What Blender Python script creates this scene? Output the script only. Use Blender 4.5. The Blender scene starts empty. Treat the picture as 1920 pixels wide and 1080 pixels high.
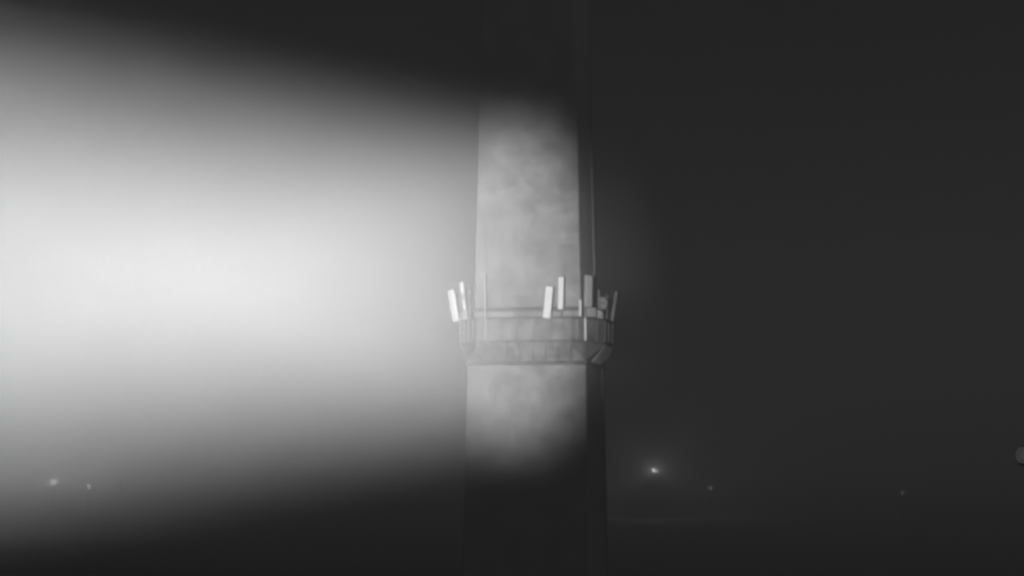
import bpy, bmesh, math, random
from mathutils import Vector, Matrix

random.seed(7)
R = math.radians
SC = bpy.context.scene
COL = SC.collection

# ------------------------------------------------------------------ camera
CAM_H = 12.0
PITCH = 4.79
cam_d = bpy.data.cameras.new("camera")
cam_d.sensor_width = 36.0
cam_d.lens = 67.18            # about 30 degrees wide
cam_d.clip_start = 0.1
cam_d.clip_end = 6000.0
cam_d.dof.use_dof = True      # a slightly soft, wide open night lens
cam_d.dof.focus_distance = 70.0
cam_d.dof.aperture_fstop = 0.33
cam = bpy.data.objects.new("camera", cam_d)
cam.location = (0, 0, CAM_H)
cam.rotation_euler = (R(90 + PITCH), 0, 0)
COL.objects.link(cam)
SC.camera = cam

# ------------------------------------------------------------------ night sky
SKY = 0.0024
world = bpy.data.worlds.new("World")
SC.world = world
world.use_nodes = True
wn = world.node_tree
bg = wn.nodes["Background"]
sky = wn.nodes.new("ShaderNodeTexSky")
sky.sky_type = 'NISHITA'
sky.sun_disc = False
FILL_MOON_EL, FILL_MOON_AZ = 27.0, 134.0          # a weak moon added unseen behind the camera to the right, to brighten fog and tower
sky.sun_elevation = R(FILL_MOON_EL)
sky.sun_rotation = R(FILL_MOON_AZ)
bw = wn.nodes.new("ShaderNodeRGBToBW")     # monochrome night camera
wn.links.new(sky.outputs[0], bw.inputs[0])
wn.links.new(bw.outputs[0], bg.inputs[0])
bg.inputs[1].default_value = SKY

fill_moon = bpy.data.lights.new("fill_moonlight", 'SUN')
fill_moon.energy = 0.41
fill_moon.angle = R(12)
mo = bpy.data.objects.new("fill_moonlight", fill_moon)
a_, e_ = R(FILL_MOON_AZ), R(FILL_MOON_EL)
mo.rotation_euler = Vector((math.sin(a_) * math.cos(e_), math.cos(a_) * math.cos(e_), math.sin(e_))).to_track_quat('Z', 'Y').to_euler()
mo.location = (0, 0, 200)
COL.objects.link(mo)

# ------------------------------------------------------------------ searchlight beam
BEAM_POWER = 4.65e6
BEAM_FROM = Vector((-7.82, 6.96, 12.76))
BEAM_TO = Vector((0.41, 147.47, 24.56))
BEAM_ANGLE = 11.65
sp = bpy.data.lights.new("searchlight_beam", 'SPOT')
sp.energy = BEAM_POWER
sp.spot_size = R(BEAM_ANGLE)
sp.spot_blend = 0.62
sp.shadow_soft_size = 2.35
so = bpy.data.objects.new("searchlight_beam", sp)
so.location = BEAM_FROM
so.scale = (0.5455, 1.0, 1.0)      # an upright oval beam
so.rotation_euler = (BEAM_TO - BEAM_FROM).to_track_quat('-Z', 'Y').to_euler()
COL.objects.link(so)

# ------------------------------------------------------------------ render
SC.view_settings.view_transform = 'Standard'
SC.view_settings.look = 'None'
SC.view_settings.exposure = 0.0
SC.view_settings.gamma = 1.0
SC.cycles.use_denoising = True
SC.cycles.max_bounces = 4
SC.cycles.diffuse_bounces = 1
SC.cycles.volume_bounces = 0
SC.cycles.caustics_reflective = False
SC.cycles.caustics_refractive = False

# ------------------------------------------------------------------ materials
def new_mat(name):
    m = bpy.data.materials.new(name)
    m.use_nodes = True
    nt = m.node_tree
    return m, nt, nt.nodes["Principled BSDF"]

def mottled(name, dark, light, scale=0.35, fine=3.0, rough=0.9, bump=0.15, streak=0.0, joints=0.0):
    """grey surface with cloudy weathering, optional vertical streaks and course joints"""
    m, nt, b = new_mat(name)
    N, L = nt.nodes, nt.links
    tc = N.new("ShaderNodeTexCoord")
    n1 = N.new("ShaderNodeTexNoise"); n1.inputs["Scale"].default_value = scale
    n1.inputs["Detail"].default_value = 6; n1.inputs["Roughness"].default_value = 0.55
    L.new(tc.outputs["Object"], n1.inputs["Vector"])
    n2 = N.new("ShaderNodeTexNoise"); n2.inputs["Scale"].default_value = fine
    n2.inputs["Detail"].default_value = 4
    L.new(tc.outputs["Object"], n2.inputs["Vector"])
    mix = N.new("ShaderNodeMath"); mix.operation = 'MULTIPLY_ADD'
    L.new(n2.outputs["Fac"], mix.inputs[0]); mix.inputs[1].default_value = 0.25
    L.new(n1.outputs["Fac"], mix.inputs[2])
    val = mix.outputs[0]
    if streak > 0:
        mp = N.new("ShaderNodeMapping"); mp.inputs["Scale"].default_value = (1.6, 1.6, 0.12)
        L.new(tc.outputs["Object"], mp.inputs[0])
        n3 = N.new("ShaderNodeTexNoise"); n3.inputs["Scale"].default_value = 1.0; n3.inputs["Detail"].default_value = 3
        L.new(mp.outputs[0], n3.inputs["Vector"])
        s = N.new("ShaderNodeMath"); s.operation = 'MULTIPLY_ADD'
        L.new(n3.outputs["Fac"], s.inputs[0]); s.inputs[1].default_value = streak
        L.new(val, s.inputs[2]); val = s.outputs[0]
    mr = N.new("ShaderNodeMapRange")
    mr.inputs["From Min"].default_value = 0.42 + streak * 0.4
    mr.inputs["From Max"].default_value = 0.82 + streak * 0.6
    L.new(val, mr.inputs["Value"])
    cr = N.new("ShaderNodeMix"); cr.data_type = 'RGBA'
    L.new(mr.outputs[0], cr.inputs["Factor"])
    cr.inputs["A"].default_value = (dark, dark, dark, 1)
    cr.inputs["B"].default_value = (light, light, light, 1)
    col = cr.outputs["Result"]
    hgt = n2.outputs["Fac"]
    if joints > 0:
        sx = N.new("ShaderNodeSeparateXYZ"); L.new(tc.outputs["Object"], sx.inputs[0])
        ad = N.new("ShaderNodeMath"); ad.operation = 'ADD'
        L.new(sx.outputs[0], ad.inputs[0]); L.new(sx.outputs[1], ad.inputs[1])
        cx = N.new("ShaderNodeCombineXYZ"); L.new(ad.outputs[0], cx.inputs[0]); L.new(sx.outputs[2], cx.inputs[1])
        br = N.new("ShaderNodeTexBrick")
        br.inputs["Scale"].default_value = 1.0
        br.inputs["Brick Width"].default_value = 1.1; br.inputs["Row Height"].default_value = 0.5
        br.inputs["Mortar Size"].default_value = 0.02; br.inputs["Mortar Smooth"].default_value = 0.6
        br.inputs["Color1"].default_value = (1, 1, 1, 1); br.inputs["Color2"].default_value = (0.86, 0.86, 0.86, 1)
        br.inputs["Mortar"].default_value = (0.62, 0.62, 0.62, 1)
        L.new(cx.outputs[0], br.inputs["Vector"])
        mm = N.new("ShaderNodeMix"); mm.data_type = 'RGBA'; mm.blend_type = 'MULTIPLY'
        mm.inputs["Factor"].default_value = joints
        L.new(col, mm.inputs["A"]); L.new(br.outputs["Color"], mm.inputs["B"])
        col = mm.outputs["Result"]
    L.new(col, b.inputs["Base Color"])
    b.inputs["Roughness"].default_value = rough
    bp = N.new("ShaderNodeBump"); bp.inputs["Strength"].default_value = bump; bp.inputs["Distance"].default_value = 0.05
    L.new(hgt, bp.inputs["Height"]); L.new(bp.outputs[0], b.inputs["Normal"])
    return m

def glow(name, strength):
    """thin glass globe: mostly clear to the light inside it, itself glowing"""
    m, nt, b = new_mat(name)
    nt.nodes.remove(b)
    em = nt.nodes.new("ShaderNodeEmission"); em.inputs[1].default_value = strength * 2.5
    tr = nt.nodes.new("ShaderNodeBsdfTransparent")
    mx = nt.nodes.new("ShaderNodeMixShader"); mx.inputs[0].default_value = 0.4
    nt.links.new(tr.outputs[0], mx.inputs[1]); nt.links.new(em.outputs[0], mx.inputs[2])
    nt.links.new(mx.outputs[0], nt.nodes["Material Output"].inputs["Surface"])
    return m

M_SHAFT = mottled("weathered_render", 0.08, 0.145, 0.6, 2.4, streak=0.15, joints=0.45)
M_GALLERY = mottled("gallery_stone", 0.042, 0.13, 0.7, 4.0, streak=0.25, joints=0.25)
M_TRIM_SHADOW = mottled("trim_stone_shadow", 0.03, 0.065, 0.9, 5.0)  # trim darkened in colour to stand for shadow lines along the mouldings
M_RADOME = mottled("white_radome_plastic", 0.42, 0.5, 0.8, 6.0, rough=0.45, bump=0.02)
M_RADOME_LESS_LIT = mottled("radome_plastic_less_lit", 0.16, 0.21, 0.8, 6.0, rough=0.5, bump=0.02)  # white radome colour darkened to stand for weaker light on these panels
M_STEEL = mottled("galvanised_steel", 0.1, 0.16, 2.0, 12.0, rough=0.5, bump=0.05)
M_DARK = mottled("dark_painted_steel", 0.05, 0.09, 2.0, 9.0, rough=0.6, bump=0.05)
M_WHIP = mottled("weathered_rod", 0.16, 0.2, 1.2, 8.0, rough=0.6, bump=0.03)
M_UNIT = mottled("pale_grey_casing", 0.18, 0.25, 1.5, 8.0, rough=0.5, bump=0.03)
M_GROUND = mottled("wet_dark_field", 0.05, 0.09, 0.03, 0.4, rough=1.0, bump=0.3)

# ------------------------------------------------------------------ mesh helpers
def box(bm, c, s, rot=None):
    m = Matrix.Translation(c) @ (rot.to_4x4() if rot else Matrix()) @ Matrix.Diagonal((s[0], s[1], s[2], 1))
    return bmesh.ops.create_cube(bm, size=1.0, matrix=m)['verts']

def tube(bm, p, q, r, r2=None, seg=12):
    p, q = Vector(p), Vector(q)
    d = q - p
    m = Matrix.Translation((p + q) / 2) @ d.to_track_quat('Z', 'Y').to_matrix().to_4x4()
    bmesh.ops.create_cone(bm, cap_ends=True, segments=seg, radius1=r, radius2=r if r2 is None else r2,
                          depth=d.length, matrix=m)

def ball(bm, c, r, sz=1.0):
    bmesh.ops.create_uvsphere(bm, u_segments=20, v_segments=12, radius=r,
                              matrix=Matrix.Translation(c) @ Matrix.Diagonal((1, 1, sz, 1)))

def build(name, bm, mat, parent=None, bevel=0.0, smooth=False):
    if bevel > 0:
        bmesh.ops.bevel(bm, geom=list(bm.edges), offset=bevel, segments=2, affect='EDGES', profile=0.6)
    bmesh.ops.recalc_face_normals(bm, faces=bm.faces)
    me = bpy.data.meshes.new(name)
    bm.to_mesh(me); bm.free()
    if smooth:
        for f in me.polygons: f.use_smooth = True
    me.materials.append(mat)
    o = bpy.data.objects.new(name, me)
    COL.objects.link(o)
    if parent: o.parent = parent
    return o

def thing(name, label, cat, loc=(0, 0, 0), rotz=0.0, group=None):
    o = bpy.data.objects.new(name, None)
    COL.objects.link(o)
    o.location = loc; o.rotation_euler = (0, 0, rotz)
    o["label"] = label; o["category"] = cat
    if group: o["group"] = group
    return o

def ring(W, c, k=1.0):
    """square outline with cut corners (c along the front, c*k along the sides), counter-clockwise"""
    d = c * k
    return [(W - c, -W), (W, -W + d), (W, W - d), (W - c, W), (-W + c, W), (-W, W - d), (-W, -W + d), (-W + c, -W)]

def loft(levels, caps=True, k=1.0):
    """levels: (z, half width, chamfer)"""
    bm = bmesh.new()
    rows = [[bm.verts.new((x, y, z)) for x, y in ring(W, c, k)] for z, W, c in levels]
    for a, b in zip(rows, rows[1:]):
        for i in range(8):
            j = (i + 1) % 8
            bm.faces.new((a[i], a[j], b[j], b[i]))
    if caps:
        bm.faces.new(rows[0][::-1]); bm.faces.new(rows[-1])
    return bm

# ------------------------------------------------------------------ ground
bm = bmesh.new()
bmesh.ops.create_grid(bm, x_segments=90, y_segments=90, size=1400.0, matrix=Matrix.Translation((0, 1000, 0)))
for v in bm.verts:
    x, y = v.co.x, v.co.y
    v.co.z = -0.35 * (0.5 + 0.5 * math.sin(x * 0.017 + 1.3) * math.cos(y * 0.013)) if math.hypot(x, y - 150) > 40 else 0.0
ground = build("ground", bm, M_GROUND, smooth=True)
ground["kind"] = "structure"

# ------------------------------------------------------------------ the tower
ROT = -R(11.3)
TOWER = Vector((1.97, 150.0, 0.0))
tower = thing("stone_tower", "tall square weathered stone tower with a flared gallery, lit from the left by a beam", "tower", TOWER, ROT)

def lower_w(z): return 4.6 + (18.4 - z) * 0.0165
def upper_w(z): return 4.17 - (z - 22.0) * 0.0195

build("lower_shaft", loft([(-0.6, lower_w(-0.6), 0.06), (18.3, lower_w(18.3), 0.06)]), M_SHAFT, tower)
build("upper_shaft", loft([(19.9, upper_w(19.9), 0.06), (50.0, upper_w(50.0), 0.06)]), M_SHAFT, tower)
build("string_course", loft([(18.3, 4.66, 0.06), (18.36, 4.74, 0.06), (18.52, 4.74, 0.08), (18.58, 4.64, 0.06)]), M_TRIM_SHADOW, tower)
build("shaft_band", loft([(22.45, 4.2, 0.06), (22.5, 4.28, 0.06), (22.68, 4.28, 0.06), (22.75, 4.2, 0.06)]), M_TRIM_SHADOW, tower)

GW, GC, GK = 5.68, 2.0, 1.75
gallery = build("gallery", loft([(18.58, 4.62, 0.08), (18.8, 4.72, 0.3), (19.75, 5.5, 1.85), (20.0, GW, GC)], k=GK), M_GALLERY, tower)
# parapet wall as a hollow ring
bm = bmesh.new()
lv = [(20.0, GW - 0.03, GC), (21.75, GW - 0.03, GC)]
out = [[bm.verts.new((x, y, z)) for x, y in ring(W, c, GK)] for z, W, c in lv]
inn = [[bm.verts.new((x, y, z)) for x, y in ring(W - 0.35, c - 0.14, GK)] for z, W, c in lv]
for i in range(8):
    j = (i + 1) % 8
    bm.faces.new((out[0][i], out[0][j], out[1][j], out[1][i]))
    bm.faces.new((inn[0][j], inn[0][i], inn[1][i], inn[1][j]))
    bm.faces.new((out[1][i], out[1][j], inn[1][j], inn[1][i]))
    bm.faces.new((out[0][j], out[0][i], inn[0][i], inn[0][j]))
parapet = build("parapet", bm, M_GALLERY, gallery)
# coping and floor band: beams along the eight edges
def edge_band(name, z0, z1, off0, off1, mat):
    bm = bmesh.new()
    o_ = [(x, y) for x, y in ring(GW + off1, GC + off1 * 0.4, GK)]
    i_ = [(x, y) for x, y in ring(GW + off0, GC + off0 * 0.4, GK)]
    v = [[bm.verts.new((x, y, z)) for x, y in o_] for z in (z0, z1)]
    w = [[bm.verts.new((x, y, z)) for x, y in i_] for z in (z0, z1)]
    for i in range(8):
        j = (i + 1) % 8
        bm.faces.new((v[0][i], v[0][j], v[1][j], v[1][i]))
        bm.faces.new((w[0][j], w[0][i], w[1][i], w[1][j]))
        bm.faces.new((v[1][i], v[1][j], w[1][j], w[1][i]))
        bm.faces.new((v[0][j], v[0][i], w[0][i], w[0][j]))
    return build(name, bm, mat, gallery)
edge_band("coping", 21.75, 21.93, -0.46, 0.06, M_TRIM_SHADOW)
edge_band("floor_band", 20.002, 20.16, -0.02, 0.07, M_TRIM_SHADOW)
# parapet pilasters and corbel brackets, front and back wide, sides narrow
SIDE = GW - GC * GK
for k in range(4):
    q = Matrix.Rotation(k * math.pi / 2, 3, 'Z')
    half = (GW - GC - 0.3) if k % 2 == 0 else (SIDE - 0.3)
    cnt = 6 if k % 2 == 0 else 3
    for n in range(cnt):
        u = -half + 2 * half * n / (cnt - 1)
        bm = bmesh.new()
        box(bm, q @ Vector((u, -GW - 0.02, 20.955)), (0.34, 0.16, 1.585), q)
        build("pilaster", bm, M_GALLERY, gallery, bevel=0.02)
    cnt = 8 if k % 2 == 0 else 4
    for n in range(cnt):
        u = (-half + 2 * half * n / (cnt - 1)) * 1.02
        bm = bmesh.new()
        pts = [(-4.55, 18.6), (-4.80, 18.6), (-5.36, 19.12), (-5.70, 19.70), (-5.70, 19.99), (-5.0, 19.99)]
        a = [bm.verts.new(q @ Vector((u - 0.16, v, z))) for v, z in pts]
        b = [bm.verts.new(q @ Vector((u + 0.16, v, z))) for v, z in pts]
        bm.faces.new(a[::-1]); bm.faces.new(b)
        for i in range(len(pts)):
            j = (i + 1) % len(pts)
            bm.faces.new((a[i], a[j], b[j], b[i]))
        build("corbel_bracket", bm, M_GALLERY, gallery)
# pilasters on the slanting corner facets
rg = ring(GW, GC, GK)
for i, j in ((0, 1), (2, 3), (4, 5), (6, 7)):
    p0, p1 = Vector((*rg[i], 0)), Vector((*rg[j], 0))
    d = (p1 - p0); ang = math.atan2(d.y, d.x)
    q = Matrix.Rotation(ang, 3, 'Z')
    for f in (0.2, 0.5, 0.8):
        bm = bmesh.new()
        c = p0 + d * f; c.z = 20.955
        box(bm, c, (0.3, 0.14, 1.585), q)
        build("pilaster", bm, M_GALLERY, gallery, bevel=0.02)
# vertical cable ducts up the shaded right-hand face, one below and one above the gallery
for z0, z1, wf in ((0.0, 18.28, lower_w), (22.8, 50.0, upper_w)):
    bm = bmesh.new()
    w0, w1 = wf(z0), wf(z1)
    vs = []
    for z, w in ((z0, w0), (z1, w1)):
        vs.append([bm.verts.new(p) for p in ((w - 0.04, w - 1.15, z), (w + 0.06, w - 1.15, z), (w + 0.06, w - 0.55, z), (w - 0.04, w - 0.55, z))])
    for i in range(4):
        j = (i + 1) % 4
        bm.faces.new((vs[0][i], vs[0][j], vs[1][j], vs[1][i]))
    bm.faces.new(vs[0][::-1]); bm.faces.new(vs[1])
    build("cable_duct", bm, M_DARK, tower)

# ------------------------------------------------------------------ panel antennas on the gallery
TM = Matrix.Translation(TOWER) @ Matrix.Rotation(ROT, 4, 'Z')
def at(u, v, z): return TM @ Vector((u, -v, z))

def panel_antenna(label, u, v, z, az, w=0.56, h=2.45, tilt=8.0, roll=0.0, drop=1.2, mat=None):
    """az: direction the face looks to, degrees clockwise from the front face; z: foot of the radome"""
    t = thing("panel_antenna", label, "antenna", at(u, v, z), ROT + R(az), "panel antennas on the tower gallery")
    rot = Matrix.Rotation(R(roll), 3, 'Y') @ Matrix.Rotation(R(tilt), 3, 'X')
    bm = bmesh.new()
    box(bm, (0, 0, 0), (w, 0.2, h))
    r = build("radome", bm, mat or M_RADOME, t, bevel=0.05, smooth=False)
    r.matrix_local = Matrix.Translation((0, 0, 0)) @ rot.to_4x4() @ Matrix.Translation((0, -0.12, h / 2))
    for x in (-0.12, 0.12):
        bm = bmesh.new()
        tube(bm, (x * w / 0.56, 0, -h / 2 - 0.09), (x * w / 0.56, 0, -h / 2 + 0.01), 0.025, seg=8)
        build("connector", bm, M_DARK, r)
    bm = bmesh.new()
    tube(bm, (0, 0.30, -drop), (0, 0.30, h * 0.9), 0.05)
    build("mounting_pipe", bm, M_STEEL, t, smooth=False)
    for f in (0.15, 0.8):
        p = rot @ Vector((0, -0.03, h * f))
        bm = bmesh.new()
        tube(bm, p, (0, 0.30, h * f), 0.035, seg=8)
        box(bm, (0, 0.30, h * f), (0.16, 0.14, 0.1))
        build("bracket", bm, M_DARK, t)
    bm = bmesh.new()
    tube(bm, (0.0, 0.30, -drop * 0.75), (0.0, 0.75, -drop * 0.75), 0.04, seg=8)
    build("standoff_arm", bm, M_STEEL, t)
    return t

panel_antenna("widest and brightest white panel antenna, leaning outward, lowest and leftmost on the gallery", -5.5, 4.1, 21.75, -38, w=0.6, tilt=8, roll=-6)
panel_antenna("narrow white panel antenna leaning outward just right of the leftmost wide one", -5.66, 0.35, 22.6, -62, w=0.5, h=2.5, tilt=7)
panel_antenna("white panel antenna tilted to the right, low in front of the lit shaft face", 1.83, 5.9, 21.75, 8, w=0.6, tilt=4, roll=5.5, mat=M_RADOME_LESS_LIT)
panel_antenna("slim upright white panel antenna, higher right neighbour of the tilted one on the front", 2.9, 5.9, 22.42, 8, w=0.44, tilt=5, roll=1.5, mat=M_RADOME_LESS_LIT)
panel_antenna("upright pale panel antenna standing at the right corner of the shaft", 4.75, 4.8, 22.65, 42, w=0.66, h=2.4, tilt=2, roll=0, mat=M_RADOME_LESS_LIT)
panel_antenna("dim panel antenna seen edge-on at the gallery's far right end, in shadow", 5.85, 0.0, 21.9, 88, w=0.5, h=2.35, tilt=9, mat=M_RADOME_LESS_LIT)

def radio_unit(label, u, v, z, az, s=(0.5, 0.32, 0.75)):
    t = thing("radio_unit", label, "radio unit", at(u, v, z), ROT + R(az), "radio units on the gallery")
    bm = bmesh.new(); box(bm, (0, 0, s[2] / 2), s)
    b = build("casing", bm, M_UNIT, t, bevel=0.03)
    bm = bmesh.new()
    for i in range(7):
        box(bm, (-s[0] * 0.42 + i * s[0] * 0.14, -s[1] / 2 - 0.03, s[2] / 2), (0.02, 0.07, s[2] * 0.85))
    build("cooling_fins", bm, M_UNIT, t)
    bm = bmesh.new()
    tube(bm, (-0.12, 0, s[2] + 0.07), (0.12, 0, s[2] + 0.07), 0.018, seg=8)
    for x in (-0.12, 0.12): tube(bm, (x, 0, s[2] - 0.01), (x, 0, s[2] + 0.07), 0.018, seg=8)
    build("handle", bm, M_DARK, t)
    return t
radio_unit("small pale box under the left pair of panels, on the parapet coping", -5.3, 2.6, 21.94, -45)
radio_unit("small grey box on the coping at the foot of the right corner panel", 4.95, 4.15, 21.94, 45, (0.7, 0.34, 0.7))
radio_unit("small box in shadow beside the round dish at the right end", 5.32, 2.2, 21.94, 80, (0.4, 0.3, 0.6))

# round microwave dish on a short post, right end
t = thing("dish_antenna", "small round dish on a short post at the shaded right end of the gallery", "dish", at(5.3, 1.2, 21.93), ROT + R(50))
bm = bmesh.new()
prof = [(0.02, 0.12), (0.25, 0.06), (0.46, -0.08), (0.5, -0.14), (0.47, -0.13), (0.22, 0.0), (0.02, 0.05)]
seg = 24
rows = [[bm.verts.new((r_ * math.cos(2 * math.pi * i / seg), y, 1.25 + r_ * math.sin(2 * math.pi * i / seg))) for i in range(seg)] for r_, y in prof]
for a, b in zip(rows, rows[1:]):
    for i in range(seg):
        bm.faces.new((a[i], a[(i + 1) % seg], b[(i + 1) % seg], b[i]))
bm.faces.new(rows[0]); bm.faces.new(rows[-1][::-1])
build("reflector", bm, M_UNIT, t, smooth=True)
bm = bmesh.new(); tube(bm, (0, 0.3, 0), (0, 0.3, 2.3), 0.05); tube(bm, (0, 0.08, 1.25), (0, 0.3, 1.25), 0.06)
build("post", bm, M_STEEL, t)
bm = bmesh.new(); tube(bm, (0, 0.02, 1.25), (0, -0.3, 1.25), 0.025); tube(bm, (0, -0.3, 1.25), (0, -0.38, 1.25), 0.06, 0.05)
build("feed", bm, M_DARK, t)

# whip antenna and short conduit on the parapet
t = thing("whip_antenna", "tall thin pale rod antenna fixed to the left front corner of the gallery", "antenna", at(-2.95, 5.78, 20.2), ROT)
bm = bmesh.new(); tube(bm, (0, 0, 0), (0, 0, 2.6), 0.07, seg=10); build("lower_tube", bm, M_WHIP, t)
bm = bmesh.new(); tube(bm, (0, 0, 2.6), (0, 0, 5.0), 0.1, 0.07, seg=10); build("upper_rod", bm, M_WHIP, t)
for z in (0.5, 1.45):
    bm = bmesh.new(); box(bm, (0, 0.11, z), (0.16, 0.16, 0.08)); build("clamp", bm, M_DARK, t)
t = thing("conduit_pipe", "short bright vertical pipe on the right corner of the gallery parapet, below the upright panel", "pipe", at(4.62, 4.88, 20.1), ROT + R(45))
bm = bmesh.new(); tube(bm, (0, 0, 0), (0, 0, 1.7), 0.07, seg=10); build("pipe", bm, M_RADOME, t)
for z in (0.3, 1.3):
    bm = bmesh.new(); box(bm, (0, 0.08, z), (0.18, 0.12, 0.07)); build("clamp", bm, M_DARK, t)
t = thing("mast_stub", "short pale post standing on the coping left of the right corner panel", "post", at(4.25, 4.95, 21.93), ROT)
bm = bmesh.new(); tube(bm, (0, 0, 0.06), (0, 0, 1.25), 0.075, seg=10); build("tube", bm, M_RADOME, t)
bm = bmesh.new(); box(bm, (0, 0, 0.03), (0.26, 0.26, 0.06)); build("foot_plate", bm, M_STEEL, t)

# ------------------------------------------------------------------ far lamps
def street_lamp(label, px, dist, h, r, glow_strength, power, name="street_lamp"):
    t = thing(name, label, "lamp", (px, dist, -0.3), 0, "far lamps in the fog")
    hh = h + 0.3
    bm = bmesh.new(); tube(bm, (0, 0, 0), (0, 0, hh - r - 0.1), 0.035, 0.025, seg=8)
    build("mast", bm, M_DARK, t)
    bm = bmesh.new(); tube(bm, (0, 0, hh - r - 0.12), (0, 0, hh - r * 0.9), 0.1, r * 1.15)  # shape widened to block lamplight falling on the ground
    build("shield_collar", bm, M_DARK, t)
    bm = bmesh.new(); ball(bm, (0, 0, hh), r)
    build("globe", bm, glow("lamp_glow", glow_strength), t, smooth=True)
    bm = bmesh.new(); tube(bm, (0, 0, hh + r * 0.92), (0, 0, hh + r * 1.12), r * 0.45, r * 0.1)
    build("cap", bm, M_DARK, t)
    if power > 0:
        ld = bpy.data.lights.new("lamp_light", 'POINT'); ld.energy = power; ld.shadow_soft_size = r * 0.4
        lo = bpy.data.objects.new("lamp_light", ld); COL.objects.link(lo)
        lo.location = (0, 0, hh); lo.parent = t
    return t

def lamp_at(label, x_off, dist, h, *a): return street_lamp(label, x_off * dist, dist, h, *a)
F = 3583.0
lamp_at("glowing lamp under the left part of the beam, brightest of the left three", (104 - 960) / F, 284, 7, 0.26, 0.8, 3200)
lamp_at("very faint lamp just right of the brightest left lamp", (170 - 960) / F, 256, 7, 0.23, 0.5, 300)
lamp_at("barely visible lamp, rightmost of the left three", (230 - 960) / F, 299, 7, 0.23, 0.55, 200)
lamp_at("brightest small lamp with a round halo, right of the tower's foot", (1226 - 960) / F, 341, 8, 0.25, 1.5, 4500)
lamp_at("faint lamp lower right of the brightest haloed lamp", (1330 - 960) / F, 242, 7, 0.22, 0.1, 90)
lamp_at("barely visible small lamp low at the right, nearest to the large dim globe", (1688 - 960) / F, 218, 7, 0.2, 0.05, 25)
big = lamp_at("large dim globe lamp cut by the right edge of the photo", (1918 - 960) / F, 110, 11.6, 0.52, 0.027, 0)
bm = bmesh.new(); ball(bm, (0, 0, 11.9), 0.24); build("bulb", bm, glow("bulb_glow", 0.03), big, smooth=True)

# ------------------------------------------------------------------ haze
HAZE = 0.0045
m = bpy.data.materials.new("haze"); m.use_nodes = True
nt = m.node_tree
for n in list(nt.nodes):
    if n.type == 'BSDF_PRINCIPLED': nt.nodes.remove(n)
pv = nt.nodes.new("ShaderNodeVolumePrincipled")
pv.inputs["Color"].default_value = (0.95, 0.95, 0.95, 1)
pv.inputs["Density"].default_value = HAZE
pv.inputs["Anisotropy"].default_value = 0.12
nt.links.new(pv.outputs[0], nt.nodes["Material Output"].inputs["Volume"])
bm = bmesh.new()
box(bm, (0, 1000, 25.0), (2900, 2900, 54.0))
hz = build("haze", bm, m)
hz["kind"] = "stuff"
